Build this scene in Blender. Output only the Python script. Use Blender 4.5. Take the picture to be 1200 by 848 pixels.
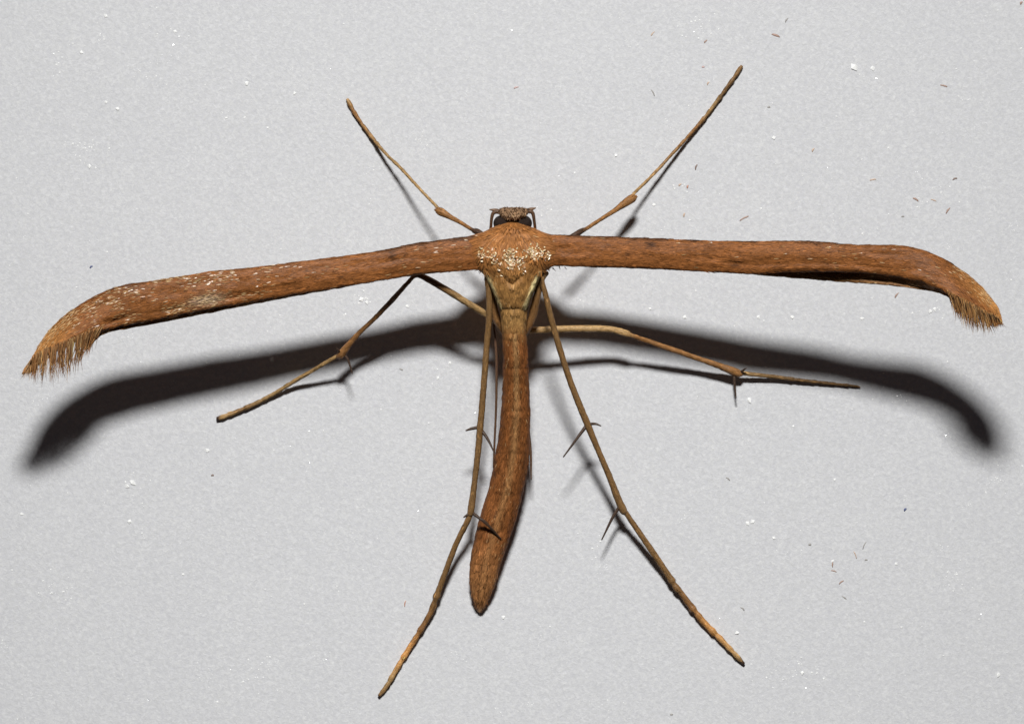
import bpy, math, random
import numpy as np

# ------------------------------------------------------------------ clear
for o in list(bpy.data.objects):
    bpy.data.objects.remove(o)
scene = bpy.context.scene
rng = np.random.default_rng(7)
random.seed(7)

# ------------------------------------------------------------------ camera
# 1 unit = 100 reference pixels on the resting surface (about 2.1 mm of the real insect)
S = 0.01
CAM_H = 60.0
cam = bpy.data.cameras.new('macro_camera')
cam.sensor_width = 36.0
cam.lens = 36.0 * CAM_H / 12.0
cam.clip_end = 400
cam_o = bpy.data.objects.new('macro_camera', cam)
cam_o.location = (0, 0, CAM_H)
scene.collection.objects.link(cam_o)
scene.camera = cam_o

# ------------------------------------------------------------------ world and lamps (macro flash)
world = bpy.data.worlds.new('World')
scene.world = world
world.use_nodes = True
bg = world.node_tree.nodes['Background']
bg.inputs['Color'].default_value = (1.0, 0.86, 0.92, 1)
bg.inputs['Strength'].default_value = 0.023


def flash(name, tan, dist, size, power, col, sx=None, aim=0.0, spread=180):
    l = bpy.data.lights.new(name, 'AREA')
    l.shape = 'ELLIPSE' if sx else 'DISK'
    l.size = sx or size
    if sx:
        l.size_y = size
    l.energy = power
    l.color = col
    o = bpy.data.objects.new(name, l)
    a = math.atan(tan)
    o.location = (0, dist * math.sin(a), dist * math.cos(a))
    o.rotation_euler = (-math.atan2(o.location.y - aim, o.location.z), 0, 0)
    l.spread = math.radians(spread)
    scene.collection.objects.link(o)


flash('flash_head', 0.745, 60, 6.2, 8600, (0.982, 0.983, 0.988), sx=11.0, aim=-11, spread=75)

vs = scene.view_settings
vs.view_transform = 'Standard'
vs.look = 'None'
vs.exposure = 0.0
vs.gamma = 1.0
vs.use_curve_mapping = False

# ------------------------------------------------------------------ helpers


def lin(r, g, b):
    f = lambda c: (c / 255 / 12.92) if c / 255 <= 0.04045 else ((c / 255 + 0.055) / 1.055) ** 2.4
    return np.array([f(r), f(g), f(b)])


def W(px, py, z):
    """reference pixel + height (pixels) -> world point"""
    z = np.asarray(z, float) * S
    k = (CAM_H - z) / CAM_H
    return np.stack([(np.asarray(px, float) - 600) * S * k, (424 - np.asarray(py, float)) * S * k,
                     z + 0 * np.asarray(px, float)], -1)


def spline(pts, n):
    """Catmull-Rom through rows of pts, resampled evenly along the first two columns"""
    p = np.asarray(pts, float)
    q = np.vstack([2 * p[0] - p[1], p, 2 * p[-1] - p[-2]])
    out = []
    for i in range(1, len(q) - 2):
        t = np.linspace(0, 1, 24, endpoint=False)[:, None]
        a, b, c, d = q[i - 1], q[i], q[i + 1], q[i + 2]
        out.append(0.5 * (2 * b + (c - a) * t + (2 * a - 5 * b + 4 * c - d) * t ** 2 + (3 * b - a - 3 * c + d) * t ** 3))
    o = np.vstack(out + [p[-1:]])
    s = np.r_[0, np.cumsum(np.hypot(*np.diff(o[:, :2], axis=0).T) + 1e-6)]
    u = np.linspace(0, s[-1], n)
    return np.stack([np.interp(u, s, o[:, k]) for k in range(o.shape[1])], -1)


def vnoise(x, y, seed=0):
    """smooth value noise, arrays in, -1..1 out"""
    xi, yi = np.floor(x).astype(int), np.floor(y).astype(int)
    fx, fy = x - xi, y - yi
    fx, fy = fx * fx * (3 - 2 * fx), fy * fy * (3 - 2 * fy)

    def h(a, b):
        v = np.sin(a * 127.1 + b * 311.7 + seed * 74.7) * 43758.5453
        return 2 * (v - np.floor(v)) - 1
    return (h(xi, yi) * (1 - fx) + h(xi + 1, yi) * fx) * (1 - fy) + (h(xi, yi + 1) * (1 - fx) + h(xi + 1, yi + 1) * fx) * fy


def link(name, me, mat, parent=None, kind=None, smooth=True):
    o = bpy.data.objects.new(name, me)
    scene.collection.objects.link(o)
    if mat:
        me.materials.append(mat)
    if smooth:
        me.polygons.foreach_set('use_smooth', [True] * len(me.polygons))
    if parent:
        o.parent = parent
    if kind:
        o['kind'] = kind
    return o


def set_cols(me, cols):
    at = me.color_attributes.new('tone', 'FLOAT_COLOR', 'POINT')
    c = np.ones((len(me.vertices), 4))
    c[:, :3] = np.clip(cols, 0, 1)
    at.data.foreach_set('color', c.ravel())


def origin(o, pt):
    """move the object's origin to pt without moving its surface"""
    v = np.empty(len(o.data.vertices) * 3)
    o.data.vertices.foreach_get('co', v)
    o.data.vertices.foreach_set('co', (v.reshape(-1, 3) - np.array(pt)).ravel())
    o.location = pt


def grid_obj(name, P, cols, mat, parent=None):
    """P (n, m, 3): n rings of m points, closed round and capped"""
    n, m, _ = P.shape
    v = P.reshape(-1, 3)
    f = [(i * m + j, i * m + (j + 1) % m, (i + 1) * m + (j + 1) % m, (i + 1) * m + j) for i in range(n - 1) for j in range(m)]
    f.append(tuple(range(m - 1, -1, -1)))
    f.append(tuple((n - 1) * m + j for j in range(m)))
    me = bpy.data.meshes.new(name)
    me.from_pydata(v.tolist(), [], f)
    if cols is not None:
        set_cols(me, cols.reshape(-1, 3))
    import bmesh
    bm = bmesh.new(); bm.from_mesh(me)
    bmesh.ops.recalc_face_normals(bm, faces=bm.faces)
    bm.to_mesh(me); bm.free()
    return link(name, me, mat, parent)


def frames(P):
    ds = np.gradient(P, axis=0)
    da = (np.roll(P, -1, 1) - np.roll(P, 1, 1)) / 2
    nn = np.cross(ds, da)
    c = P.mean(1, keepdims=True)
    sgn = np.sign(((P - c) * nn).sum(-1, keepdims=True))
    nn = nn * np.where(sgn == 0, 1, sgn)
    nn /= np.linalg.norm(nn, axis=-1, keepdims=True) + 1e-12
    ds /= np.linalg.norm(ds, axis=-1, keepdims=True) + 1e-12
    return ds, nn


def sample(A, s, a):
    n, m, _ = A.shape
    x = np.clip(s, 0, 1) * (n - 1)
    i = np.minimum(x.astype(int), n - 2)
    fx = (x - i)[:, None]
    y = (a % 1.0) * m
    j = np.floor(y).astype(int) % m
    j2 = (j + 1) % m
    fy = (y - np.floor(y))[:, None]
    return (A[i, j] * (1 - fx) + A[i + 1, j] * fx) * (1 - fy) + (A[i, j2] * (1 - fx) + A[i + 1, j2] * fx) * fy


def flakes(name, pos, nrm, dr, length, width, cols, mat, parent, tilt, roll, lift=0.4, curl=0.15):
    """thousands of tiny overlapping scales, each a curved two-quad blade rooted on the skin (lengths in pixels)"""
    n = len(pos)
    nrm = nrm / (np.linalg.norm(nrm, axis=1, keepdims=True) + 1e-12)
    dr = dr - (dr * nrm).sum(1, keepdims=True) * nrm
    dr /= np.linalg.norm(dr, axis=1, keepdims=True) + 1e-12
    sd = np.cross(nrm, dr)
    ct, st = np.cos(tilt)[:, None], np.sin(tilt)[:, None]
    d2, n2 = dr * ct + nrm * st, nrm * ct - dr * st
    cr, sr = np.cos(roll)[:, None], np.sin(roll)[:, None]
    s2, n3 = sd * cr + n2 * sr, n2 * cr - sd * sr
    L, Wd = (np.asarray(length) * S)[:, None], (np.asarray(width) * S)[:, None]
    b = pos + nrm * lift * S
    v = np.empty((n, 6, 3))
    v[:, 0], v[:, 1] = b - s2 * Wd * .3, b + s2 * Wd * .3
    mid = b + d2 * L * .55 + n3 * L * curl * .35
    v[:, 2], v[:, 3] = mid - s2 * Wd * .5, mid + s2 * Wd * .5
    tip = b + d2 * L + n3 * L * curl * .1
    v[:, 4], v[:, 5] = tip - s2 * Wd * .18, tip + s2 * Wd * .18
    k = np.arange(n) * 6
    f = np.empty((n, 2, 4), int)
    f[:, 0] = np.stack([k, k + 1, k + 3, k + 2], 1)
    f[:, 1] = np.stack([k + 2, k + 3, k + 5, k + 4], 1)
    me = bpy.data.meshes.new(name)
    me.from_pydata(v.reshape(-1, 3).tolist(), [], f.reshape(-1, 4).tolist())
    set_cols(me, np.repeat(cols, 6, 0))
    return link(name, me, mat, parent, kind='stuff', smooth=False)


def strands(name, roots, dirs, lens, rads, cols, mat, parent, bend, seg=4):
    """fine tapered hairs, three-sided, curving by bend (vectors); pixels"""
    V, F, C = [], [], []
    for p, d, l, r, c, bv in zip(roots, dirs, lens, rads, cols, bend):
        d = d / np.linalg.norm(d)
        u = np.cross(d, [0.3, 0.2, 0.93]); u /= np.linalg.norm(u); w = np.cross(d, u)
        k0 = len(V)
        for s in range(seg + 1):
            t = s / seg
            c0 = p + d * l * S * t + bv * l * S * t * t
            rr = r * S * (1 - t) ** .7 + 0.0006
            for q in range(3):
                a = q * 2 * math.pi / 3
                V.append(c0 + (u * math.cos(a) + w * math.sin(a)) * rr)
                C.append(c)
        for s in range(seg):
            for q in range(3):
                a, b = k0 + s * 3 + q, k0 + s * 3 + (q + 1) % 3
                F.append((a, b, b + 3, a + 3))
    me = bpy.data.meshes.new(name)
    me.from_pydata([tuple(x) for x in V], [], F)
    set_cols(me, np.array(C))
    return link(name, me, mat, parent, kind='stuff')


# ------------------------------------------------------------------ materials


def mat_base(name):
    m = bpy.data.materials.new(name)
    m.use_nodes = True
    nt = m.node_tree
    return m, nt, nt.nodes['Principled BSDF']


def tone_material(name, rough, spec, grain=0.35, scale=70, stretch=(1, 1, 1), bump=0.25, sheen=0.0):
    """pigment from the 'tone' attribute, broken up by fine grain"""
    m, nt, b = mat_base(name)
    N = nt.nodes
    at = N.new('ShaderNodeAttribute'); at.attribute_name = 'tone'
    tc = N.new('ShaderNodeTexCoord')
    mp = N.new('ShaderNodeMapping'); mp.inputs['Scale'].default_value = stretch
    nz = N.new('ShaderNodeTexNoise'); nz.inputs['Scale'].default_value = scale; nz.inputs['Detail'].default_value = 4
    nt.links.new(tc.outputs['Object'], mp.inputs['Vector'])
    nt.links.new(mp.outputs['Vector'], nz.inputs['Vector'])
    mr = N.new('ShaderNodeMapRange')
    mr.inputs['From Min'].default_value = 0.25; mr.inputs['From Max'].default_value = 0.75
    mr.inputs['To Min'].default_value = 1 - grain; mr.inputs['To Max'].default_value = 1 + grain
    nt.links.new(nz.outputs['Fac'], mr.inputs['Value'])
    mx = N.new('ShaderNodeVectorMath'); mx.operation = 'SCALE'
    nt.links.new(at.outputs['Color'], mx.inputs[0]); nt.links.new(mr.outputs['Result'], mx.inputs['Scale'])
    nt.links.new(mx.outputs['Vector'], b.inputs['Base Color'])
    b.inputs['Roughness'].default_value = rough
    b.inputs['Specular IOR Level'].default_value = spec
    if bump:
        bp = N.new('ShaderNodeBump'); bp.inputs['Strength'].default_value = bump; bp.inputs['Distance'].default_value = 0.02
        nt.links.new(nz.outputs['Fac'], bp.inputs['Height'])
        nt.links.new(bp.outputs['Normal'], b.inputs['Normal'])
    return m


M_skin = tone_material('moth_skin', .65, .12, .35, 60, (1, 1, 1), .4)
M_scale = tone_material('moth_scales', .5, .14, .22, 120, (1, 1, 1), 0)
M_pearl = tone_material('pearly_scales', .34, .55, .2, 120, (1, 1, 1), 0)
M_leg = tone_material('leg_cuticle', .5, .4, .35, 55, (1, 1, 1), .35)
M_hair = tone_material('fringe_hair', .5, .35, .1, 100, (1, 1, 1), 0)

M_eye, nt, b = mat_base('compound_eye')
vo = nt.nodes.new('ShaderNodeTexVoronoi'); vo.inputs['Scale'].default_value = 60
bp = nt.nodes.new('ShaderNodeBump'); bp.inputs['Strength'].default_value = .5; bp.inputs['Distance'].default_value = .01
nt.links.new(vo.outputs['Distance'], bp.inputs['Height']); nt.links.new(bp.outputs['Normal'], b.inputs['Normal'])
b.inputs['Base Color'].default_value = (.022, .012, .008, 1); b.inputs['Roughness'].default_value = .55; b.inputs['Specular IOR Level'].default_value = .2

M_grain, nt, b = mat_base('white_crystal')
b.inputs['Base Color'].default_value = (.93, .93, .9, 1); b.inputs['Roughness'].default_value = .12
b.inputs['Specular IOR Level'].default_value = .8

# pale grey matt board
M_surf, nt, b = mat_base('pale_grey_board')
N = nt.nodes
tc0 = N.new('ShaderNodeTexCoord')
tc = N.new('ShaderNodeMapping')
tc.inputs['Rotation'].default_value = (.61, .47, .73)
tc.inputs['Location'].default_value = (3.37, 7.71, 5.13)
nt.links.new(tc0.outputs['Object'], tc.inputs['Vector'])


def noise(scale, detail, rough=.6, dist=0.0):
    n = N.new('ShaderNodeTexNoise')
    n.inputs['Scale'].default_value = scale; n.inputs['Detail'].default_value = detail
    n.inputs['Roughness'].default_value = rough; n.inputs['Distortion'].default_value = dist
    nt.links.new(tc.outputs['Vector'], n.inputs['Vector'])
    return n


def ramp(src, stops):
    r = N.new('ShaderNodeValToRGB')
    e = r.color_ramp.elements
    while len(e) < len(stops):
        e.new(0.5)
    for el, (p, c) in zip(e, stops):
        el.position = p; el.color = (*c, 1)
    nt.links.new(src, r.inputs['Fac'])
    return r


def mixc(kind, fac, a, c):
    x = N.new('ShaderNodeMix'); x.data_type = 'RGBA'; x.blend_type = kind
    if isinstance(fac, float):
        x.inputs[0].default_value = fac
    else:
        nt.links.new(fac, x.inputs[0])
    nt.links.new(a, x.inputs[6])
    if isinstance(c, tuple):
        x.inputs[7].default_value = (*c, 1)
    else:
        nt.links.new(c, x.inputs[7])
    return x.outputs[2]


n1 = noise(21, 5, .72, .5)
n2 = noise(4.5, 4, .6)
n3 = noise(30, 3, .6)
n4 = noise(1.1, 2, .5)
base = ramp(n1.outputs['Fac'], [(.30, (.565, .567, .574)), (.50, (.628, .629, .633)), (.72, (.725, .726, .72))]).outputs['Color']
tint = ramp(n3.outputs['Color'], [(.3, (.98, .98, 1.0)), (.7, (1.0, 1.0, .975))]).outputs['Color']
col = mixc('MULTIPLY', 1.0, base, tint)
big = ramp(n4.outputs['Fac'], [(.3, (.985, .985, .988)), (.7, (1, 1, 1))]).outputs['Color']
col = mixc('MULTIPLY', 1.0, col, big)
# whitish fibres and rubbed patches
patch = ramp(n2.outputs['Fac'], [(.55, (0, 0, 0)), (.75, (1, 1, 1))]).outputs['Color']
n5 = noise(42, 5, .75, .8)
fib = ramp(n5.outputs['Fac'], [(.57, (0, 0, 0)), (.70, (1, 1, 1))]).outputs['Color']
pf = mixc('MULTIPLY', 1.0, fib, ramp(n2.outputs['Fac'], [(.45, (.06, .06, .06)), (.66, (.95, .95, .95))]).outputs['Color'])
col = mixc('MIX', pf, col, (.86, .86, .85))
nt.links.new(col, b.inputs['Base Color'])
b.inputs['Roughness'].default_value = .6
b.inputs['Specular IOR Level'].default_value = .25
bp = N.new('ShaderNodeBump'); bp.inputs['Strength'].default_value = .35; bp.inputs['Distance'].default_value = .02
nt.links.new(n1.outputs['Fac'], bp.inputs['Height']); nt.links.new(bp.outputs['Normal'], b.inputs['Normal'])

# ------------------------------------------------------------------ the resting surface
me = bpy.data.meshes.new('surface')
h = 26
me.from_pydata([(-h, -h, 0), (h, -h, 0), (h, h, 0), (-h, h, 0), (-h, -h, -.3), (h, -h, -.3), (h, h, -.3), (-h, h, -.3)], [],
               [(0, 1, 2, 3), (7, 6, 5, 4), (0, 4, 5, 1), (1, 5, 6, 2), (2, 6, 7, 3), (3, 7, 4, 0)])
surf = link('surface', me, M_surf, kind='structure', smooth=False)
surf['label'] = 'pale grey matt board that the moth rests on'

# ------------------------------------------------------------------ the moth
moth = bpy.data.objects.new('plume_moth', None)
moth.location = tuple(W(600, 330, 0))
scene.collection.objects.link(moth)
moth['label'] = 'brown plume moth with narrow outstretched wings resting on pale grey board'
moth['category'] = 'moth'
MOTH_AT = np.array(moth.location)


def adopt(o):
    o.parent = moth
    o.matrix_parent_inverse.identity()
    o.location = tuple(np.array(o.location) - MOTH_AT)
    return o


BROWN = lin(135, 84, 43)
RED = lin(138, 85, 45)
TAN = lin(182, 146, 96)
DARK = lin(58, 36, 24)
PALE = lin(222, 186, 132)
GOLD = lin(206, 148, 84)
CREAM = lin(206, 190, 138)

# ---- wings -------------------------------------------------------
LU = [(590, 273), (560, 276), (530, 279.5), (487, 285), (455, 292), (410, 299), (355, 306), (300, 313), (250, 317.5), (220, 322.5),
      (185, 328), (145, 334), (117, 344), (97, 355), (75, 370), (57, 388), (47, 402), (37, 420), (25, 438)]
LL = [(590, 314), (562, 316), (533, 318), (492, 321), (462, 326), (418, 333.5), (363, 342), (308, 351.5), (258, 360), (228, 365.5),
      (195, 372.5), (162, 378.5), (138, 383), (120, 387), (106, 393), (88, 400), (70, 408), (50, 420), (28, 438.5)]
LZ = [112, 116, 117, 118, 119, 121, 125, 129, 132, 133, 134, 136, 137, 138, 139, 140, 140, 140, 139]
RU = [(612, 273), (645, 275), (707, 277), (770, 279.5), (832, 282), (880, 282.5), (920, 282.5), (950, 282.5), (1000, 286.5),
      (1050, 287.5), (1075, 291), (1100, 300), (1117, 310), (1135, 322), (1150, 336), (1163, 351), (1170, 362), (1175, 380)]
RL = [(612, 313), (645, 312), (703, 312.5), (765, 315), (828, 318.5), (876, 321), (915, 319.5), (945, 318.5), (995, 319),
      (1042, 323), (1065, 327), (1085, 332), (1100, 338), (1113, 346), (1128, 355), (1144, 363), (1157, 371), (1172, 380)]
RZ = [112, 116, 120, 130, 140, 150, 158, 163, 171, 178, 180, 183, 184, 186, 187, 187, 187, 186]
NW, MW = 220, 40


def wing_grid(U, L, Z, thick, tip_t, groove, seed, tilt=0, flatten=.55):
    rows = spline(np.hstack([np.array(U), np.array(L), np.array(Z)[:, None]]), NW)
    t = np.linspace(0, 1, NW)[:, None]
    ph = np.linspace(0, 2 * np.pi, MW, endpoint=False)[None, :]
    v = (1 - np.cos(ph)) / 2 + 0 * t
    hh = np.sin(ph)
    th = thick * (1 - (1 - tip_t) * np.clip((t - .78) / .22, 0, 1) ** 1.5)
    prof = np.sign(hh) * np.abs(hh) ** flatten * np.where(hh > 0, 1, .55) * th
    x = rows[:, None, 0] * (1 - v) + rows[:, None, 2] * v
    y = rows[:, None, 1] * (1 - v) + rows[:, None, 3] * v
    top = (hh > 0)
    z = rows[:, None, 4] + prof + (v - .5) * (tilt + 22 * np.clip((t - .72) / .2, 0, 1) * np.clip((1 - t) / .05, 0, 1))
    gz = groove[0] * np.exp(-((v - groove[1] - .05 * vnoise(t * 12 + 0 * v, 0 * v, seed + 8)) / .06) ** 2) * (.6 + .7 * vnoise(t * 22 + 0 * v, 0 * v, seed + 7)) * np.clip((t - groove[2]) / .15, 0, 1) * np.clip((1 - t) / .1, 0, 1)
    z = z - top * gz
    # long shallow wrinkles
    z = z + top * (vnoise(t * 14 + 0 * v, v * 7, seed) * 1.1 + vnoise(t * 40 + 0 * v, v * 14, seed + 3) * .5) * np.abs(hh)
    e = vnoise(t * 60 + 0 * v, np.round(v) * 9.0, seed + 5) * .3
    y = y + e * (np.abs(v - .5) > .42)
    return W(x, y, z), v, t + 0 * v, hh + 0 * t


def wing_colour(t, v, seed, side):
    """pigment of the wing; t root to tip, v leading to trailing edge"""
    c = BROWN[None] * (1 + .14 * vnoise(t * 22, v * 4, seed)[:, None] + .12 * vnoise(t * 70, v * 12, seed + 1)[:, None])
    c = c * (1 - .10 * np.clip((t - .55) / .2, 0, 1) * (1 - np.clip((t - .85) / .1, 0, 1)))[:, None]
    # dark costal rim on the inner half
    rim = np.clip(1 - v / np.maximum(.015, np.where(t < .24, .11 if side < 0 else .06, .05) + .05 * vnoise(t * 34, t * 0, seed + 9)), 0, 1) * (np.where(side < 0, t < .24, t < .62) * .75 + .25)
    c = c * (1 - .8 * np.sqrt(rim))[:, None]
    rim2 = np.clip((v - .95) / .05, 0, 1)
    c = c * (1 - .6 * rim2)[:, None]
    # golden outer costa and tip
    g = np.clip((t - .84) / .1, 0, 1) * np.clip(1 - v * (.8 if side < 0 else 1.6), 0, 1)
    c = c * (1 - .8 * g)[:, None] + GOLD[None] * (.8 * g)[:, None]
    # small dark dots
    dots = [(.21, .28, .006, .12), (.185, .3, .004, .08), (.47, .8, .004, .06)] if side < 0 else \
           [(.245, .22, .009, .1), (.2, .55, .004, .07), (.41, .77, .004, .08), (.25, .52, .003, .05)]
    for dt, dv, st, sv in dots:
        k = np.exp(-((t - dt) / st) ** 2 - ((v - dv) / sv) ** 2)
        c = c * (1 - .72 * np.clip(k * 1.2, 0, 1))[:, None]
    if side < 0:   # rubbed pale patch near mid trailing edge
        k = np.exp(-((t - .575) / .03) ** 2 - ((v - .74) / .14) ** 2)
        c = c * (1 - .45 * k)[:, None] + lin(205, 195, 175)[None] * (.45 * k)[:, None]
    return c


def build_wing(side, U, L, Z, groove, seed):
    P, v, t, hh = wing_grid(U, L, Z, 7.5, .3, groove, seed)
    cols = wing_colour(t.ravel(), v.ravel(), seed, side) * .9
    cols = np.where((hh.ravel() < -.05)[:, None], cols * .55, cols)      # underside is a darker fawn
    wing = grid_obj('forewing', P, cols.reshape(*t.shape, 3), M_skin)
    root = P[6].mean(0)
    origin(wing, root)
    adopt(wing)
    ds, nn = frames(P)
    n = 22000
    s = rng.uniform(.02, .985, n)
    a = .5 * np.arccos(1 - 2 * rng.uniform(.004, .992, n)) / np.pi
    p, d, nr = sample(P, s, a), sample(ds, s, a), sample(nn, s, a)
    vv = (1 - np.cos(2 * np.pi * a)) / 2
    sd = np.cross(nr, d)
    down = np.where(sd[:, 1] > 0, -1, 1)[:, None] * sd
    fan = rng.normal(0, .12, n) + .45 * np.exp(-s / .07) * (vv - .35) + .9 * np.clip((s - .88) / .1, 0, 1) * vv
    d = d * np.cos(fan)[:, None] + down * np.sin(fan)[:, None]
    c = wing_colour(s, vv, seed, side)
    c = c * np.exp(rng.normal(.03, .24, n))[:, None]
    k = rng.random(n)
    c[k < .03] *= .5
    # pale scattered scales, thicker on the outer half of the left wing and along its costa
    amount = (.01 if side < 0 else .005) + (np.clip((s - .4) / .25, 0, 1) * .13 if side < 0 else np.clip((s - .8) / .12, 0, 1) * .16 * np.clip(1.2 - 2 * vv, 0, 1))
    cost = np.exp(-(vv / .25) ** 2) + (np.exp(-((vv - .9) / .1) ** 2) if side < 0 else 0)
    amount = amount * (.35 + 1.1 * cost) * np.clip(.5 + 1.6 * vnoise(s * 28, vv * 4, seed + 21), .1, 2)
    if side < 0:
        amount += .45 * np.exp(-((s - .575) / .03) ** 2 - ((vv - .74) / .13) ** 2)
    pale = k > 1 - amount
    pm = rng.uniform(.2, .65, (int(pale.sum()), 1))
    c[pale] = c[pale] * (1 - pm) + PALE * pm
    ln = rng.uniform(5, 9.5, n); wd = rng.uniform(.6, 1.15, n)
    tl = np.abs(rng.normal(.012, .02, n)); rl = rng.normal(0, .1, n)
    q = ~pale
    def shift(o):
        o.parent = wing; v0 = np.empty(len(o.data.vertices) * 3); o.data.vertices.foreach_get('co', v0)
        o.data.vertices.foreach_set('co', (v0.reshape(-1, 3) - root).ravel())
    shift(flakes('wing_scales', p[q], nr[q], d[q], ln[q], wd[q], c[q], M_scale, None, tl[q], rl[q], lift=.3, curl=.02))
    shift(flakes('pale_scales', p[pale], nr[pale], d[pale], ln[pale] * .65, wd[pale] * 1.05, c[pale], M_pearl, None, tl[pale], rl[pale] * 2.2, lift=.8))
    return wing, P, root, shift


wl, PL, rootL, shiftL = build_wing(-1, LU, LL, LZ, (4.5, .80, .45), 11)
wr, PR, rootR, shiftR = build_wing(1, RU, RL, RZ, (1.2, .72, .3), 31)

# hindwings, folded under the forewings, a dark edge showing behind them
HLu = [(575, 292), (480, 300), (380, 314), (300, 328), (200, 350), (140, 366), (118, 376), (104, 390), (97, 404)]
HLl = [(575, 314), (480, 323.2), (380, 340.5), (300, 355.5), (200, 375.5), (150, 384.5), (126, 389.5), (112, 398), (101, 412)]
HLz = [103, 107, 111, 117, 122, 126, 128, 130, 130]
HRu = [(625, 292), (720, 294), (840, 298), (930, 300), (1000, 304), (1060, 312), (1100, 325), (1118, 338), (1128, 352)]
HRl = [(625, 311), (720, 313.5), (840, 318), (920, 324.6), (980, 329.5), (1035, 333.5), (1080, 339), (1108, 346), (1122, 359)]
HRz = [103, 106, 125, 145, 155, 162.5, 166.5, 170, 171]
for side, U, L, Z in ((-1, HLu, HLl, HLz), (1, HRu, HRl, HRz)):
    P, v, t, hh = wing_grid(U, L, Z, 5, .4, (0, .5, 1), 41 + side)
    cc = (lin(128, 90, 54)[None] * (1 + .25 * vnoise(t.ravel() * 50, v.ravel() * 9, 3)[:, None])).reshape(*t.shape, 3)
    hw = grid_obj('hindwing', P, cc, M_skin)
    r0 = P[4].mean(0)
    origin(hw, r0); adopt(hw)
    ds, nn = frames(P)
    n = 2600
    s = rng.uniform(.1, .98, n); a = rng.uniform(.3, .49, n)
    c = lin(130, 92, 56)[None] * np.exp(rng.normal(0, .3, n))[:, None]
    k = rng.random(n) < (.22 if side < 0 else .07)
    c[k] = PALE * .8
    fl = flakes('wing_scales', sample(P, s, a) - r0, sample(nn, s, a), sample(ds, s, a), rng.uniform(5, 9, n), rng.uniform(1, 1.8, n), c,
                M_scale, hw, np.abs(rng.normal(.015, .02, n)), rng.normal(0, .12, n), lift=.2, curl=.03)

# fringes of long hair-scales at the wing tips


def fringe(wing, root, shift, edge, ends, count, cols, zdrop, seed, up=4):
    r = np.random.default_rng(seed)
    e = spline(edge, 200); f = spline(ends, 200)
    roots, dirs, lens, rads, cs, bends = [], [], [], [], [], []
    for i in range(count):
        u = r.random()
        # hairs cling together in locks
        lock = (math.floor(u * 8.6) + .5) / 8.6
        ue = np.clip(u * .25 + lock * .75 + r.normal(0, .014), 0, 1)
        a = e[int(u * 199)]; bb = f[int(ue * 199)]
        k = r.uniform(.5, 1.16)
        pa = W(a[0], a[1], a[2] + 15 + up + r.uniform(-3, 3)); pb = W(bb[0] + r.normal(0, 1), bb[1] + r.normal(0, 1), bb[2] + 13 + up + r.uniform(-5, 4))
        inw = (pa - pb) / np.linalg.norm(pa - pb); inw[2] = 0
        pa = pa + inw * S * r.uniform(0, 4) + np.array([0, 0, .02])
        d = pb - pa
        l = np.linalg.norm(d) * k / S
        bv = np.array([r.normal(0, .09), r.normal(0, .07), -.04])
        roots.append(pa); dirs.append(d); lens.append(l); rads.append(r.uniform(.3, .7))
        cs.append(cols[r.integers(len(cols))] * math.exp(r.normal(0, .25))); bends.append(bv)
    o = strands('fringe', np.array(roots), np.array(dirs), lens, rads, cs, M_hair, None, bends)
    shift(o)


FR = [lin(204, 148, 92), lin(178, 126, 78), lin(150, 110, 76), lin(222, 178, 122)]
fringe(wl, rootL, shiftL, [(120, 384, 134), (104, 390, 134), (90, 396, 136), (72, 404, 138), (56, 410, 139), (44, 416, 140), (33, 427, 140)],
       [(103, 408, 124), (94, 422, 122), (86, 433, 122), (72, 440, 124), (58, 444, 128), (44, 444, 132), (27, 441, 137)], 560, FR, 8, 3)
fringe(wr, rootR, shiftR, [(1110, 342, 178), (1118, 347, 180), (1130, 353, 182), (1142, 359, 184), (1154, 366, 185), (1163, 370, 186), (1171, 374, 186)],
       [(1121, 366, 170), (1128, 375, 170), (1138, 383, 172), (1149, 386, 174), (1158, 388, 176), (1166, 384, 180), (1176, 382, 185)], 500,
       FR + [lin(222, 168, 104)] * 3, 8, 5, 9)

# ---- body: head, thorax and abdomen in one skin ------------------
# left edge x,y, right edge x,y, centre height, half height
BODY = [(590, 243, 612, 243, 101, 6), (584, 245.5, 619, 245, 104, 12), (583.5, 249, 620, 249, 105, 15), (586.5, 253.5, 616, 253.5, 104, 15),
        (591, 258.5, 611, 258.5, 100, 12), (590, 260.5, 611, 260.5, 101, 13), (585, 263, 615, 263, 105, 18), (576, 267, 625, 267, 106, 23),
        (564, 272.5, 638, 272.5, 107, 22), (543, 279, 658, 279, 107.5, 22.5), (529, 290, 672, 290, 107.5, 23), (532, 302, 669, 302, 107.5, 23),
        (553, 312, 648, 312, 107, 23), (566, 321, 636, 321, 106, 23), (571, 330, 631.5, 330, 104, 22.5), (577, 342, 626, 342, 102, 22),
        (583, 356, 620, 356, 98, 19), (585, 362, 618.5, 362, 96, 17), (586.5, 372, 617.5, 372, 93, 16.5), (588, 386, 616.5, 386, 89, 16),
        (588.5, 396, 617, 396, 86, 15.5), (589.5, 420, 619, 420, 79, 15.5), (589, 448, 620, 448, 66, 16), (587.5, 478, 621.5, 480, 55, 17),
        (585, 505, 621, 508, 46, 18), (580, 534, 620, 539, 36, 18.5), (574, 566, 614, 572, 28, 18), (565, 596, 606, 604, 22.5, 17.5),
        (557, 626, 596.5, 634, 19, 16.5), (552, 650, 588, 658, 17, 15.5), (550, 675, 581, 682, 14, 13), (552.5, 696, 574, 699, 10, 9),
        (557, 708, 569, 709, 7, 5.5), (560.5, 715, 564.5, 715, 4.5, 2)]
NB, MB = 300, 64
rowsB = spline(np.array([[(a + c) / 2, (b_ + d) / 2, a, b_, c, d, e, f] for a, b_, c, d, e, f in BODY], float), NB)
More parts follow.
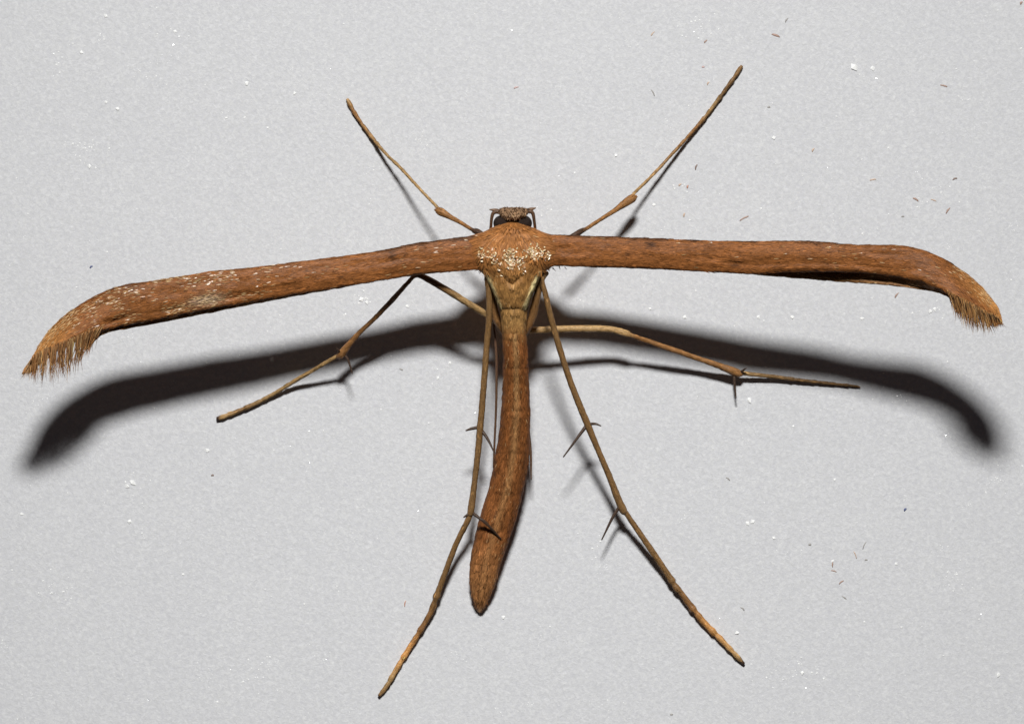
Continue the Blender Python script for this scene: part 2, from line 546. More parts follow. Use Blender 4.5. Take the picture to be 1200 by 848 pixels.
ph = np.linspace(0, 2 * np.pi, MB, endpoint=False)[None, :]
half = (1 - np.cos(ph)) / 2
bx = rowsB[:, None, 2] * (1 - half) + rowsB[:, None, 4] * half
by = rowsB[:, None, 3] * (1 - half) + rowsB[:, None, 5] * half
hs = np.sin(ph)
bz = rowsB[:, None, 6] + rowsB[:, None, 7] * np.sign(hs) * np.abs(hs) ** np.interp(rowsB[:, None, 1], [262, 272, 290, 303, 316, 330, 380], [.85, .75, 1.05, 1.05, .75, .65, .85])
upm = np.clip(hs * 2, 0, 1)


def gauss(x, y, cx, cy, sx, sy):
    return np.exp(-((x - cx) / sx) ** 2 - ((y - cy) / sy) ** 2)


relief = 3.6 * gauss(bx, by, 600, 317, 7, 11)                                                     # scutellum
relief -= 2.2 * np.exp(-((by - (333 - .95 * np.abs(bx - 600))) / 2.0) ** 2) * (np.abs(bx - 600) < 13) * (by < 337)   # V groove behind it
relief -= 1.6 * np.exp(-((by - (303 + .25 * np.abs(bx - 600))) / 2.0) ** 2) * (np.abs(bx - 600) < 30)
relief += 3.0 * (gauss(bx, by, 574, 302, 11, 12) + gauss(bx, by, 626, 302, 11, 12))               # tegulae
edge = np.interp(by, [318, 330, 345, 358], [33, 27, 21, 16])
relief += 3.2 * np.exp(-((np.abs(bx - 600.5) - edge) / 3.0) ** 2) * (by > 317) * (by < 360)       # raised pale margins
for cy, dp in ((360.5, 1.3), (388.5, .4)):
    relief -= dp * np.exp(-((by - cy - .03 * (bx - 602) ** 2 * .15) / 1.5) ** 2)
tt = np.linspace(0, 1, NB)[:, None]
for cy in (430, 480, 530, 578, 622, 660):                                                        # abdominal rings
    relief -= .5 * np.exp(-((by - cy) / 2.2) ** 2)
relief += np.where(by > 390, vnoise(bx / 3.2 + 50, by / 22, 4) * .9 + vnoise(bx / 2, by / 9, 6) * .3, vnoise(bx / 4 + 50, by / 6, 4) * .6 + vnoise(bx / 2, by / 3, 6) * .3) * (by > 262)
relief += (vnoise(bx / 2.2, by / 2.2, 8) * 1.4) * (by < 258)
bz = bz + relief * upm
wob = vnoise(by / 5, half * 0 + np.round(half) * 7, 12) * .35 * (np.abs(half - .5) > .45) * (by > 390)
PB = W(bx + wob, by, bz)


def body_colour(x, y, v):
    x, y, v = (np.asarray(q, float) for q in (x, y, v))
    n1_ = vnoise(x / 5, y / 7, 2); n2_ = vnoise(x / 2, y / 3.5, 5)
    c = np.repeat(lin(164, 108, 58)[None], len(x), 0)                                   # front of thorax, tawny
    m_ = np.clip((y - 296) / 26, 0, 1)[:, None]
    c = c * (1 - m_) + lin(158, 112, 62)[None] * m_
    m_ = np.clip((y - 326) / 8, 0, 1)[:, None]
    c = c * (1 - m_) + lin(160, 117, 66)[None] * m_
    mg = (np.exp(-((np.abs(x - 600.5) - np.interp(y, [318, 330, 345, 358], [33, 27, 21, 16])) / 3.2) ** 2) * (y > 319) * (y < 362))[:, None]
    c = c * (1 - mg) + CREAM[None] * mg
    m_ = np.clip((y - 359) / 4, 0, 1)[:, None]
    c = c * (1 - m_) + lin(161, 121, 71)[None] * m_
    m_ = np.clip((y - 378 - 3 * n2_) / 22, 0, 1)[:, None]
    c = c * (1 - m_) + RED[None] * m_
    ab = (y > 390)
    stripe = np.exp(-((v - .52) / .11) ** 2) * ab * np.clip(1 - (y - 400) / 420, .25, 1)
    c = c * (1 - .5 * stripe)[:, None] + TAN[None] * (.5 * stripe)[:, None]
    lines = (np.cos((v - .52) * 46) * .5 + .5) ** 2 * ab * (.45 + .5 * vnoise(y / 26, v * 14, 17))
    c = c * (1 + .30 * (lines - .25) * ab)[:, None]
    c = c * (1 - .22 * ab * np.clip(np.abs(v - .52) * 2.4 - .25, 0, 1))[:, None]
    tail = np.clip((y - 625) / 60, 0, 1)[:, None] * .65
    c = c * (1 - tail) + lin(176, 124, 76)[None] * tail
    dk = ab * (np.exp(-((v - .40) / .035) ** 2) + np.exp(-((v - .66) / .035) ** 2)) * np.clip(vnoise(y / 6, y * 0, 15) * 1.4 + .3, 0, 1)
    c = c * (1 - .6 * np.clip(dk, 0, 1))[:, None]
    tp = np.clip((y - 706) / 6, 0, 1)[:, None]
    c = c * (1 - tp) + lin(206, 164, 124)[None] * tp
    for cy in (360.5,):
        c = c * (1 - .7 * np.exp(-((y - cy) / 1.3) ** 2))[:, None]
    hd = np.clip((259 - y) / 2.5, 0, 1)[:, None]
    c = c * (1 - hd) + lin(150, 118, 88)[None] * hd
    nk = np.exp(-((y - 258.8) / 2.0) ** 2)[:, None]
    c = c * (1 - .82 * nk)
    return c * (1 + .14 * n1_ + .16 * n2_)[:, None]


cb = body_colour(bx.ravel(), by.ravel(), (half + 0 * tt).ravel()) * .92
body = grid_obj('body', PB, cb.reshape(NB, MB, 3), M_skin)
rb = PB[90].mean(0)
origin(body, rb); adopt(body)
ds, nn = frames(PB)
XY = np.stack([bx, by, half + 0 * tt], -1)
n = 17000
s = rng.uniform(.0, .995, n); a = .5 * np.arccos(1 - 2 * rng.uniform(.008, .992, n)) / np.pi
xy = sample(XY, s, a)
keep = (xy[:, 1] < 254) | (xy[:, 1] > 262.5)
s, a, xy = s[keep], a[keep], xy[keep]; n = len(s)
p, d, nr = sample(PB, s, a), sample(ds, s, a), sample(nn, s, a)
sd = np.cross(nr, d)
an = rng.normal(0, .17, n)
out_ = np.clip((np.abs(xy[:, 0] - 600) - 22) / 22, 0, 1) * (xy[:, 1] > 272) * (xy[:, 1] < 318)
d = d * np.cos(an)[:, None] + sd * np.sin(an)[:, None]
side_ = np.zeros_like(d); side_[:, 0] = np.sign(xy[:, 0] - 600); side_[:, 1] = -.12
d = d * (1 - out_)[:, None] + side_ * out_[:, None]
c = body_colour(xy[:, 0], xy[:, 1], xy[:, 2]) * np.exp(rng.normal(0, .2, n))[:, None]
c = c * (1 - out_ * .75)[:, None] + (BROWN[None] * np.exp(rng.normal(.05, .22, n))[:, None]) * (out_ * .75)[:, None]
c[rng.random(n) < np.where(xy[:, 1] > 390, .10, .04)] *= .48
k = rng.random(n) < .012
c[k] = c[k] * .5 + PALE * .5
ln = rng.uniform(4, 7.5, n) * np.where(xy[:, 1] < 259, .7, 1); wd = rng.uniform(.7, 1.3, n)
ln = ln * (1 + .6 * out_)
tl = np.abs(rng.normal(.012, .025, n)) + np.where(xy[:, 1] < 259, rng.uniform(.05, .6, n), 0)
flakes('body_scales', p - rb, nr, d, ln, wd, c, M_scale, body, tl, rng.normal(0, .1, n), lift=.25, curl=.03)
# pearly clusters across the middle of the thorax
cl = [(565, 298, 5, 5, 60), (577, 297, 4, 6, 50), (581, 307, 5, 3, 40), (599, 296, 7, 4, 80), (599, 305, 4.5, 6, 120), (593, 300, 4, 5, 50), (611, 303, 4, 5, 50),
      (621, 294, 5, 4, 70), (631, 297, 5, 5, 80), (626, 300, 6, 4, 50), (640, 300, 4, 5, 40), (604, 313, 8, 3, 25), (585, 316, 3, 4, 12), (616, 318, 3, 3, 10)]
pp, nnn, dd, cc = [], [], [], []
tree = XY[:, :MB // 2 + 1, :2].reshape(-1, 2)
PBt = PB[:, :MB // 2 + 1].reshape(-1, 3); Nt = nn[:, :MB // 2 + 1].reshape(-1, 3)
for cx, cy, sx, sy, k in cl:
    for _ in range(int(k * .5)):
        q = np.array([rng.normal(cx, sx * .7), rng.normal(cy, sy * .7)])
        i = int(((tree - q) ** 2).sum(1).argmin())
        pp.append(PBt[i] + np.array([(q[0] - tree[i][0]) * S, (tree[i][1] - q[1]) * S, .006]))
        m = np.array([rng.normal(0, .16), .33 + rng.normal(0, .2), 1.0])     # lifted scales facing up and forward
        nnn.append(m)
        ang = rng.uniform(0, 2 * np.pi)
        dd.append([math.cos(ang), math.sin(ang), 0])
        cc.append([lin(222, 198, 150), lin(180, 132, 82), lin(168, 140, 98)][rng.integers(3)])
n = len(pp)
flakes('pearly_scales', np.array(pp) - rb, np.array(nnn), np.array(dd), rng.uniform(1.8, 3.8, n), rng.uniform(1.0, 1.9, n), np.array(cc), M_pearl, body,
       rng.normal(0, .14, n), rng.normal(0, .16, n), lift=.5)
# stray hairs along the rear edge of the thorax and the tail
hr, hd_, hl = [], [], []
for _ in range(16):
    sidex = rng.choice([-1, 1])
    x0 = 600 + sidex * rng.uniform(36, 62); hr.append(W(x0, 313 + rng.normal(0, 1.5), 110)); hd_.append([sidex * rng.uniform(.1, 1), -rng.uniform(.4, 1), 0]); hl.append(rng.uniform(3, 6))
for _ in range(26):
    u = rng.uniform(-1, 1); hr.append(W(563 + u * 7, 704 - abs(u) * 6, 9 + rng.uniform(-3, 5))); hd_.append([u * .35 - .15, -1, -.1]); hl.append(rng.uniform(6, 13))
strands('body_hairs', np.array(hr) - rb, np.array(hd_, float), hl, [.5] * len(hr), [lin(150, 104, 66) * math.exp(rng.normal(0, .35)) for _ in hr], M_hair, body,
        [np.array([0, 0, 0.])] * len(hr), seg=3)

# compound eyes
for ex in (588.2, 613.4):
    n_, m_ = 18, 24
    th = np.linspace(.04, np.pi - .04, n_)[:, None]; pa = np.linspace(0, 2 * np.pi, m_, endpoint=False)[None]
    P = W(ex + 10.2 * np.sin(th) * np.cos(pa), 261.5 + 9.4 * np.sin(th) * np.sin(pa), 105 + 11 * np.cos(th) + 0 * pa)
    eye = grid_obj('eye', P, None, M_eye)
    c0 = P.reshape(-1, 3).mean(0); origin(eye, c0); adopt(eye)

# ---- tubes: antennae, palps, legs --------------------------------


def tube(name, pts, mat, col, rough=.1, sides=10, n=None, seed=0, colf=None, nodes=()):
    """pts rows: x, y, height, radius (pixels)"""
    pts = np.array(pts, float)
    L = np.hypot(*np.diff(pts[:, :2], axis=0).T).sum()
    n = n or max(10, int(L / 2.2))
    r = spline(pts, n)
    c = W(r[:, 0], r[:, 1], r[:, 2])
    d = np.gradient(c, axis=0); d /= np.linalg.norm(d, axis=1, keepdims=True) + 1e-12
    u = np.cross(d, [0, 0, 1.0]); u /= np.linalg.norm(u, axis=1, keepdims=True) + 1e-12
    w = np.cross(u, d)
    an = np.linspace(0, 2 * np.pi, sides, endpoint=False)[None, :]
    i = np.arange(n)[:, None]
    rad = r[:, 3:4] * .89 * S * (1 + rough * vnoise(i / 2.5 + 0 * an, an * 2, seed) + rough * .6 * vnoise(i / 9. + 0 * an, an * .7, seed + 1))
    tn = np.linspace(0, 1, n)[:, None]
    for q in nodes:      # swollen joints followed by a constriction
        rad = rad * (1 + .20 * np.exp(-((tn - q) / .012) ** 2) - .22 * np.exp(-((tn - q - .024) / .010) ** 2))
    P = c[:, None] + (u[:, None] * np.cos(an)[..., None] + w[:, None] * np.sin(an)[..., None]) * rad[..., None]
    t = np.linspace(0, 1, n)[:, None] + 0 * an
    cols = colf(t.ravel()) if colf else np.repeat(np.array(col)[None], t.size, 0)
    cols = cols * (1 + .18 * vnoise(t.ravel() * n / 3, np.tile(an, (n, 1)).ravel() * 1.5, seed + 4))[:, None]
    o = grid_obj(name, P, cols.reshape(n, sides, 3), mat)
    return o, P, c


def place(o, pt, parent=None, parent_pt=None):
    origin(o, pt)
    if parent is None:
        adopt(o)
    else:
        o.parent = parent
        o.location = tuple(np.array(pt) - np.array(parent_pt))
    return o


AN = [[(588, 249, 108, 3.2), (582, 248, 109, 2.8), (577.8, 250, 109, 2.4), (576, 257, 107, 2), (575, 267, 101, 1.9), (571, 300, 74, 1.8), (573, 340, 62, 1.8),
       (577.5, 372, 60, 1.8), (581.5, 415, 57, 1.8), (581.5, 470, 50, 1.6), (579, 530, 40, 1.3), (578, 548, 36, .8)],
      [(613, 249, 108, 3.2), (619.5, 247.5, 109, 2.8), (624.2, 249.5, 109, 2.4), (625.8, 257, 107, 2), (627, 267, 101, 1.9), (630, 300, 74, 1.8), (622, 340, 62, 1.8),
       (614, 380, 55, 1.8), (611, 415, 48, 1.8), (615, 470, 38, 1.7), (621.5, 525, 34, 1.8), (622.5, 562, 32, .8)]]
for k, a_ in enumerate(AN):
    o, P, c = tube('antenna', a_, M_leg, lin(92, 66, 46), .06, 8, seed=50 + k)
    place(o, c[0])
PALP = [[(585, 248, 106, 3), (580, 246.5, 108, 2.3), (573.5, 245.6, 109, .6)], [(616, 248, 106, 3), (622, 245.5, 108, 2.3), (628, 243.6, 109, .6)]]
for k, a_ in enumerate(PALP):
    o, P, c = tube('palp', a_, M_leg, lin(112, 84, 60), .12, 8, n=10, seed=60 + k)
    place(o, c[0])

OLIVE = lin(130, 98, 60)
LEGB = lin(142, 100, 58)
STRAW = lin(178, 143, 94)
DKB = lin(70, 50, 36)


def grad(*stops):
    ps = [s_[0] for s_ in stops]; cs = np.array([s_[1] for s_ in stops])
    return lambda t: np.stack([np.interp(t, ps, cs[:, k]) for k in range(3)], -1)


LEGS = [
    # left foreleg
    dict(leg=[(572, 282, 86, 4), (562, 273.5, 82, 4), (557, 271, 80, 3.6), (553, 269, 78, 2.2), (540, 261, 70, 2.3), (527, 254, 63, 3.4), (519, 249.5, 59, 4.9), (513.5, 246.5, 57, 4.2), (511, 245.5, 56, 1.5)],
         tarsus=[(515, 246, 57, 2), (512, 242.5, 55, 1.8), (491, 220.5, 42, 1.8), (470, 197.5, 27, 1.9), (452, 180, 15, 1.9), (436, 161, 6, 2.2), (424, 145, 4, 2.0), (415, 131.5, 3.4, 2.5), (410, 122, 3.2, 2.6), (406.5, 116, 3, 1.6)],
         lc=grad((0, DKB), (.3, DKB), (.36, LEGB), (1, LEGB)), tc=grad((0, STRAW * .9), (.5, STRAW * .75), (.9, LEGB), (1, STRAW)), spurs=[]),
    # right foreleg
    dict(leg=[(662, 284, 84, 4), (673, 276, 80, 3.6), (680, 271.5, 76, 3.4), (687, 268, 71, 2.3), (704, 257, 60, 2.4), (720, 247, 49, 3.0), (731, 239, 42, 4.6), (738.5, 234, 37, 5.4), (744, 231.5, 35, 3.5), (746, 230, 34, 1.2)],
         tarsus=[(738, 232, 37, 2), (742, 227.5, 34, 1.8), (766, 204, 20, 1.9), (800, 167, 9, 1.9), (817, 148, 6, 2.1), (833, 128.5, 4, 2.3), (848, 108, 3.4, 2.3), (861, 90, 3.2, 2.6), (867, 81, 3.0, 2.6), (869.5, 77, 3, 1.6)],
         lc=grad((0, DKB), (.22, DKB), (.3, LEGB), (1, LEGB)), tc=grad((0, STRAW * .85), (.55, LEGB), (.7, STRAW * .8), (.8, OLIVE * .8), (1, OLIVE)), spurs=[]),
    # left midleg
    dict(leg=[(592, 384, 68, 4), (569, 368, 76, 4.2), (548, 355, 84, 4.2), (527, 342, 91, 4.4), (506, 329.5, 97, 4.2), (492, 323, 100, 3.2), (485.5, 323.5, 99, 2.6), (479, 330, 96, 2.6), (461, 350, 82, 3.2), (441, 371, 67, 2.9), (421, 390, 53, 3), (407, 406, 44, 4.4), (399.5, 415.5, 40, 5.0), (395, 418.5, 38, 2.5)],
         tarsus=[(399, 415, 39, 2.2), (390, 420, 36, 2.4), (368, 433, 24, 2.4), (345, 446.5, 12, 2.6), (322, 460.5, 6, 2.4), (299, 473, 4, 2.7), (277, 482.5, 3.4, 2.8), (262, 488, 3.2, 3.0), (254, 490.5, 3, 2.4)],
         lc=grad((0, STRAW * .8), (.24, STRAW * .75), (.36, LEGB * .65), (.68, LEGB * .65), (.8, LEGB), (1, LEGB)), tc=grad((0, STRAW * .8), (.6, STRAW * .7), (.8, OLIVE), (.96, STRAW), (.985, DKB), (1, DKB)),  # leg brown darkened around the knee, standing in for the forewing's shade
         spurs=[[(398, 413, 42, 1.4), (396.5, 410.5, 46, 1.2), (394.5, 408, 50, .5)], [(403, 415, 40, 1.4), (408, 422, 40, 1.2), (413, 438, 40, .5)]]),
    # right midleg
    dict(leg=[(612, 386, 62, 4), (630, 386.5, 58, 4), (655, 385.5, 56, 4.4), (690, 385, 52, 4.4), (716, 386, 49, 4.2), (733, 390.5, 47, 4.4), (740, 393, 45, 2.8), (760, 400, 39, 3.2), (795, 412, 30, 3.6), (812, 418, 25, 3.2), (837, 426.5, 20, 3.8), (858, 434.5, 15, 5.2), (867, 438, 13, 4.4), (870, 439, 12, 2)],
         tarsus=[(862, 435, 14, 2.4), (874, 437.5, 11, 2.6), (905, 441, 7, 2.4), (935, 445, 5, 2.2), (970, 449, 3.2, 1.9), (995, 451.5, 2.6, 1.6), (1008, 453, 2.2, .7)],
         lc=grad((0, STRAW), (.45, STRAW), (.5, LEGB), (.7, LEGB * 1.1), (1, LEGB)), tc=grad((0, STRAW * .8), (.5, OLIVE * .8), (1, OLIVE * .7)),
         spurs=[[(861, 437, 13, 1.5), (860.5, 446, 14, 1.3), (862.5, 466.5, 14, .5)], [(868, 436, 15, 1.2), (872, 433, 19, .9), (875, 431, 22, .4)]]),
    # left hindleg
    dict(leg=[(594, 396, 72, 3.5), (581.5, 372, 84, 5.4), (575, 342, 97, 5.0), (572, 325, 104, 3.6), (570.5, 322, 107, 3.2), (571, 330, 110, 3.3), (573, 348, 106, 3.8), (573, 372, 100, 3.9), (570, 410, 89, 4.0), (566.5, 455, 77, 4.0), (562.5, 503, 65, 4.2), (559, 540, 56, 3.9), (555.5, 570, 49, 3.8), (552, 597, 43, 4.6), (550.5, 604, 41, 3.4)],
         tarsus=[(551.5, 599, 42, 3.6), (548, 610, 39, 3.8), (535, 636, 29, 3.6), (522, 670, 18, 3.7), (510, 703, 10, 4.1), (504.5, 718, 7, 3.6), (491, 741, 5, 3.5), (478, 761.5, 4, 3.4), (465, 783, 3.6, 3.2), (454, 802, 3.4, 3.0), (444, 815, 3, 2.0)],
         lc=grad((0, LEGB), (.25, OLIVE), (1, OLIVE * .95)), tc=grad((0, OLIVE), (.4, OLIVE * .9), (.62, LEGB * .8), (.75, GOLD), (.9, STRAW * .9), (1, OLIVE)),
         spurs=[[(561, 500.5, 65, 1.6), (553, 502, 66, 1.4), (545.5, 504.5, 66, .6)], [(565, 505, 65, 1.6), (572, 515, 68, 1.3), (579.5, 531, 72, .5)],
                [(551, 601, 42, 1.5), (547, 603.5, 43, 1.2), (543, 606, 43, .5)], [(553, 600, 42, 1.6), (560, 605.5, 46, 1.4), (570, 613, 45, 1.4), (587, 631, 36.5, .6)],
                [(547, 612, 38, 1.2), (544, 614, 39, .8), (542, 615, 40, .4)]]),
    # right hindleg
    dict(leg=[(610, 398, 72, 3.5), (622, 376, 84, 5.4), (629.5, 347, 97, 5.0), (634, 328, 104, 4.2), (640, 320, 106, 3.6), (637.5, 322, 110, 3.0), (635.5, 330, 109, 3.3), (639, 344, 105, 3.6), (651, 392, 91, 4.0), (669.5, 450, 73, 4.0), (688, 496, 59, 4.5), (700, 525, 50, 3.8), (713, 555, 41, 4.0), (724, 584, 32, 4.8), (730.5, 598, 28, 5.2), (733, 602, 27, 2.5)],
         tarsus=[(729, 595, 29, 3.2), (735, 603, 26, 3.4), (762, 642.5, 16, 3.9), (780, 669, 10, 4.2), (793.5, 689.5, 7.5, 4.6), (797, 693, 7, 3.8), (810, 710.5, 5.6, 4.4), (826, 730, 4.6, 4.0), (840, 744, 4.2, 3.8), (853, 757.5, 4, 3.4), (864, 769, 3.6, 3.2), (872, 777.5, 3, 1.8)],
         lc=grad((0, LEGB), (.25, OLIVE), (1, OLIVE * .95)), tc=grad((0, OLIVE), (.45, OLIVE * .9), (.6, LEGB * .85), (.75, GOLD * .9), (.95, STRAW), (.985, DKB), (1, DKB)),
         spurs=[[(687, 499, 58, 1.7), (678, 511, 60, 1.4), (660, 535.5, 62, .6)], [(691, 496.5, 59, 1.5), (698, 496.5, 61, 1.2), (704.5, 499, 62, .5)],
                [(727, 592, 30, 1.7), (718, 606, 30, 1.4), (705, 632.5, 30, .6)]]),
]
for k, g in enumerate(LEGS):
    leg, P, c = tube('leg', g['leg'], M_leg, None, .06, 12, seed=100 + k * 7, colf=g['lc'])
    j0 = c[0].copy(); place(leg, j0)
    tar, P2, c2 = tube('tarsus', g['tarsus'], M_leg, None, .07, 12, seed=103 + k * 7, colf=g['tc'], nodes=(.44, .62, .77, .89))
    place(tar, c2[0], leg, j0)
    for q, sp in enumerate(g['spurs']):
        o, P3, c3 = tube('spur', [(a_, b_, c_, d_ * 1.4) for a_, b_, c_, d_ in sp], M_leg, lin(66, 48, 34), .06, 8, n=14, seed=200 + k * 9 + q)
        place(o, c3[0], leg, j0)
    pp, dd, nnn, cc = [], [], [], []
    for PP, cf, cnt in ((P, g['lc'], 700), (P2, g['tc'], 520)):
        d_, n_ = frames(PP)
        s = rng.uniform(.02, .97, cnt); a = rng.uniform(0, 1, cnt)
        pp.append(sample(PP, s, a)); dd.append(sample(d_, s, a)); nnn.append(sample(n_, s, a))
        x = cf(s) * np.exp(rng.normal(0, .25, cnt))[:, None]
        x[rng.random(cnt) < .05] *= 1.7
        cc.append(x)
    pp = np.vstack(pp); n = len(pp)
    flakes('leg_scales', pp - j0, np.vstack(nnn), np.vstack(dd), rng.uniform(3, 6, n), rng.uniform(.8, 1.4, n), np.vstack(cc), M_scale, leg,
           np.abs(rng.normal(.012, .02, n)), rng.normal(0, .1, n), lift=.12, curl=.02)

# ---- white mineral grains on the board (too many and too small to count) ----
rg = np.random.default_rng(5)
spots = [(1001, 79, 4.2), (1022, 80, 2.6), (907, 161, 2.2), (124, 19, 2), (95, 62, 2), (105, 195, 2.0), (205, 37, 1.8), (138, 128, 2.6), (124, 120, 1.8), (289, 98, 2.2), (345, 109, 2),
         (265, 138, 1.3), (287, 138, 1.2), (314, 150, 1.3), (590, 723, 2.2), (152, 611, 2.4), (155, 565, 3.6), (149, 569, 2.2), (243, 528, 2.2), (25, 602, 1.8), (882, 611, 2.4), (907, 630, 2),
         (766, 240, 1.8), (722, 182, 2.2), (876, 613, 2), (978, 562, 1.6), (889, 371, 1.8), (928, 371, 2.2), (1010, 373, 1.8), (864, 741, 2.4), (878, 468, 3), (762, 362, 1.8), (802, 372, 2),
         (1090, 365, 2.4), (1095, 362, 2), (318, 421, 2.6), (424, 351, 2.6), (430, 354, 2), (477, 359, 1.5), (527, 425, 1.6), (513, 443, 1.8), (976, 657, 1.7), (940, 788, 2), (1050, 660, 1.6), (1170, 790, 2.4)]
for _ in range(620):
    spots.append((rg.uniform(-60, 1260), rg.uniform(-60, 908), rg.uniform(.4, .75) * (1 + (rg.random() < .15) * .8)))
for cx, cy, k in [(820, 35, 16), (802, 225, 14), (1093, 230, 12), (1007, 262, 10), (102, 175, 22), (75, 70, 12), (425, 350, 14), (940, 785, 18), (910, 790, 14), (555, 655, 12), (150, 570, 10),
                  (1115, 680, 14), (60, 690, 18), (300, 780, 16), (205, 45, 6), (1090, 365, 8), (1040, 460, 8), (700, 640, 10), (1160, 560, 10)]:
    for _ in range(k):
        spots.append((rg.normal(cx, 13), rg.normal(cy, 10), rg.uniform(.5, 1.3)))
for _ in range(80):
    cx, cy = rg.uniform(0, 1200), rg.uniform(0, 848)
    for _k in range(rg.integers(3, 12)):
        spots.append((rg.normal(cx, 5), rg.normal(cy, 4), rg.uniform(.35, .8)))
V, F = [], []
octa = np.array([(1, 0, 0), (-1, 0, 0), (0, 1, 0), (0, -1, 0), (0, 0, 1), (0, 0, -1)], float)
of = [(0, 2, 4), (2, 1, 4), (1, 3, 4), (3, 0, 4), (2, 0, 5), (1, 2, 5), (3, 1, 5), (0, 3, 5)]
for i, (x, y, r) in enumerate(spots):
    r = r * (1.3 if i < 45 else 1.1)
    A = np.linalg.qr(rg.normal(size=(3, 3)))[0]
    v = (octa * rg.uniform(.6, 1.25, (6, 1))) @ A.T * r * S * np.array([1.1, 1.1, .32])
    k0 = len(V)
    V += [tuple(q) for q in v + W(x, y, r * .12)]
    F += [tuple(k0 + i for i in f) for f in of]
me = bpy.data.meshes.new('white_grains'); me.from_pydata(V, [], F)
o = link('white_grains', me, M_grain, kind='stuff', smooth=False)
o['label'] = 'tiny white mineral grains scattered over the pale grey board'
o['category'] = 'grains'

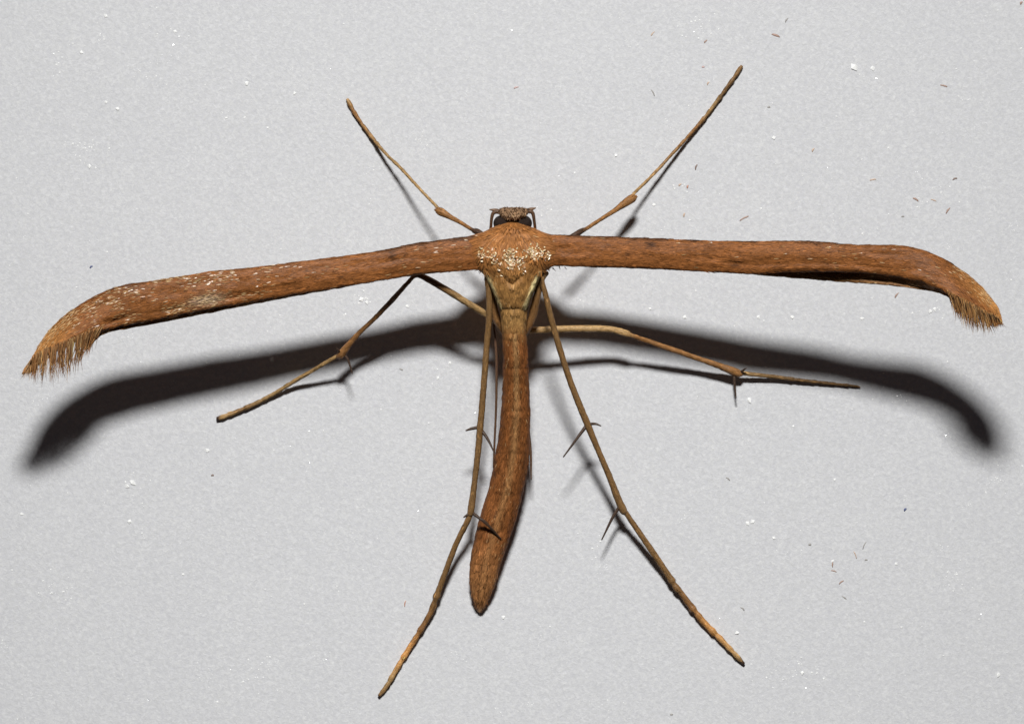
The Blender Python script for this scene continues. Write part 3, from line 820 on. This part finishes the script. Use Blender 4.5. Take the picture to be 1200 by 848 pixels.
# ---- shed flakes and crumbs lying on the board -------------------
M_chip = {}
for nm, colr in (('brown', lin(172, 142, 126)), ('dark', lin(138, 118, 108)), ('tan', lin(206, 180, 158)), ('pink', lin(206, 176, 170)), ('blue', lin(84, 94, 132)), ('grey', lin(166, 162, 156)), ('red', lin(196, 146, 124))):
    m, nt, b = mat_base(nm + '_chip')
    nz = nt.nodes.new('ShaderNodeTexNoise'); nz.inputs['Scale'].default_value = 40
    cr = nt.nodes.new('ShaderNodeValToRGB')
    cr.color_ramp.elements[0].color = (*(colr * .7), 1); cr.color_ramp.elements[1].color = (*(np.clip(colr * 1.3, 0, 1)), 1)
    nt.links.new(nz.outputs['Fac'], cr.inputs['Fac']); nt.links.new(cr.outputs['Color'], b.inputs['Base Color'])
    b.inputs['Roughness'].default_value = .5
    M_chip[nm] = m
CHIPS = [
    (909, 42, 12, 3.2, -20, 'brown', 'long brown flake near the top edge, right of the right foreleg tip'),
    (922, 24, 7, 2.2, 60, 'grey', 'short greyish flake nearest the top edge'),
    (827, 49, 6, 2.4, 50, 'brown', 'small brown flake above the right foreleg, beside a white smear'),
    (765, 40, 8, 2, 50, 'tan', 'pale tan flake high above the right wing, left of the right foreleg tip'),
    (765, 109, 10, 2, -62, 'grey', 'thin grey sliver standing alone left of the right foreleg'),
    (816, 196, 8, 2.6, 75, 'dark', 'dark upright sliver right of the right foreleg, above tan crumbs'),
    (872, 256, 14, 2.4, 28, 'brown', 'long slanted brown sliver just above the right wing'),
    (953, 176, 6, 2.6, 60, 'tan', 'lone tan crumb midway between right wing and top edge'),
    (1023, 211, 9, 2.2, 10, 'tan', 'pale tan flake above the outer right wing'),
    (1106, 101, 10, 2.4, -15, 'brown', 'flat brown flake alone in the upper right corner area'),
    (1119, 210, 7, 2.8, 20, 'dark', 'dark brown flake, topmost of the group near the right wing tip'),
    (1073, 234, 9, 3, -32, 'brown', 'brown flake, leftmost of the group above the right wing tip'),
    (1094, 235, 8, 2, -20, 'tan', 'faint tan flake in the middle of the group above the right wing tip'),
    (1111, 247, 10, 2.6, 55, 'brown', 'steeply slanted brown flake, lowest of the group above the right wing tip'),
    (1058, 254, 4, 2.6, 0, 'grey', 'tiny grey crumb just above the bend of the right wing'),
    (797, 217, 5, 2.6, 40, 'tan', 'tan crumb left of its twin, right of the right foreleg'),
    (806, 219, 5, 2.4, 70, 'red', 'reddish crumb right of its twin, right of the right foreleg'),
    (802, 252, 6, 2.6, 80, 'tan', 'tan crumb just above the right wing beside the foreleg shadow'),
    (830, 98, 5, 2.4, 60, 'tan', 'tan crumb touching the left side of the right foreleg'),
    (824, 79, 4, 3, 0, 'pink', 'faint pink crumb left of the right foreleg tip'),
    (901, 126, 4, 3, 0, 'grey', 'tiny round grey crumb right of the right foreleg'),
    (1197, 4, 5, 3, 60, 'brown', 'brown crumb in the very top right corner'),
    (605, 103, 7, 2.6, 20, 'pink', 'faint brownish crumb above the head between the two forelegs'),
    (107, 313, 5, 2.6, 30, 'blue', 'bluish speck above the bend of the left wing'),
    (1061, 597, 5, 3.4, 60, 'blue', 'dark blue speck below the right wing shadow'),
    (1051, 346, 9, 2.2, 55, 'brown', 'brown sliver just below the outer right wing'),
    (470, 433, 5, 2.8, -20, 'grey', 'grey crumb below the left wing shadow beside the midleg'),
    (475, 707, 9, 1.8, 80, 'red', 'thin reddish fibre left of the left hind foot segment'),
    (249, 557, 4, 3, 0, 'dark', 'tiny dark crumb below the left midleg foot'),
    (949, 638, 4, 3.2, 0, 'grey', 'round grey crumb at lower right, left of the pale slivers'),
    (976, 661, 8, 2, 85, 'brown', 'small upright brown sliver beside a white grain at lower right'),
    (977, 669, 8, 2, -15, 'brown', 'small flat brown sliver under the upright one at lower right'),
    (986, 682, 8, 2, 40, 'brown', 'short slanted brown flake at lower right, below the crossed slivers'),
    (989, 700, 8, 1.8, -35, 'grey', 'thin grey sliver, lowest of the lower right cluster'),
    (1002, 650, 11, 1.6, -70, 'tan', 'thin tan fibre, left of the leaning pair at lower right'),
    (1013, 639, 11, 1.6, 65, 'grey', 'thin grey fibre, right of the leaning pair at lower right'),
    (1015, 656, 4, 2.6, 0, 'grey', 'tiny grey speck under the leaning fibres at lower right'),
    (870, 713, 7, 2, -40, 'grey', 'short grey flake just beyond the right hind foot'),
    (853, 561, 7, 2.2, -40, 'grey', 'small grey flake right of the right hind leg joint'),
    (787, 837, 4, 2.6, 0, 'grey', 'tiny grey crumb at the bottom edge below the right hind foot'),
]
for i, (x, y, l, w, ang, cname, lab) in enumerate(CHIPS):
    r = np.random.default_rng(900 + i)
    nseg = 5; V = []
    for q in range(nseg + 1):
        t = q / nseg; ww = w * .5 * (math.sin(math.pi * (.12 + .76 * t)) ** .7) * r.uniform(.8, 1.15)
        px = (t - .5) * l; py = r.normal(0, .12) + .7 * math.sin(t * math.pi)
        hz = .1 + .4 * math.sin(math.pi * t)
        V += [(px, py - ww, .1), (px, py - ww * .6, hz + .15), (px, py + ww * .6, hz + .2), (px, py + ww, .1)]
    F = [(q * 4 + k, q * 4 + (k + 1) % 4, q * 4 + 4 + (k + 1) % 4, q * 4 + 4 + k) for q in range(nseg) for k in range(4)] + [(3, 2, 1, 0), tuple(nseg * 4 + k for k in range(4))]
    me = bpy.data.meshes.new('shed_flake'); me.from_pydata([tuple(S * .85 * c_ for c_ in v) for v in V], [], F)
    o = link('shed_flake', me, M_chip[cname])
    o.location = tuple(W(x, y, 0)); o.rotation_euler = (0, 0, math.radians(ang))
    o['label'] = lab; o['category'] = 'flake'; o['group'] = 'specks and flakes lying on the board'
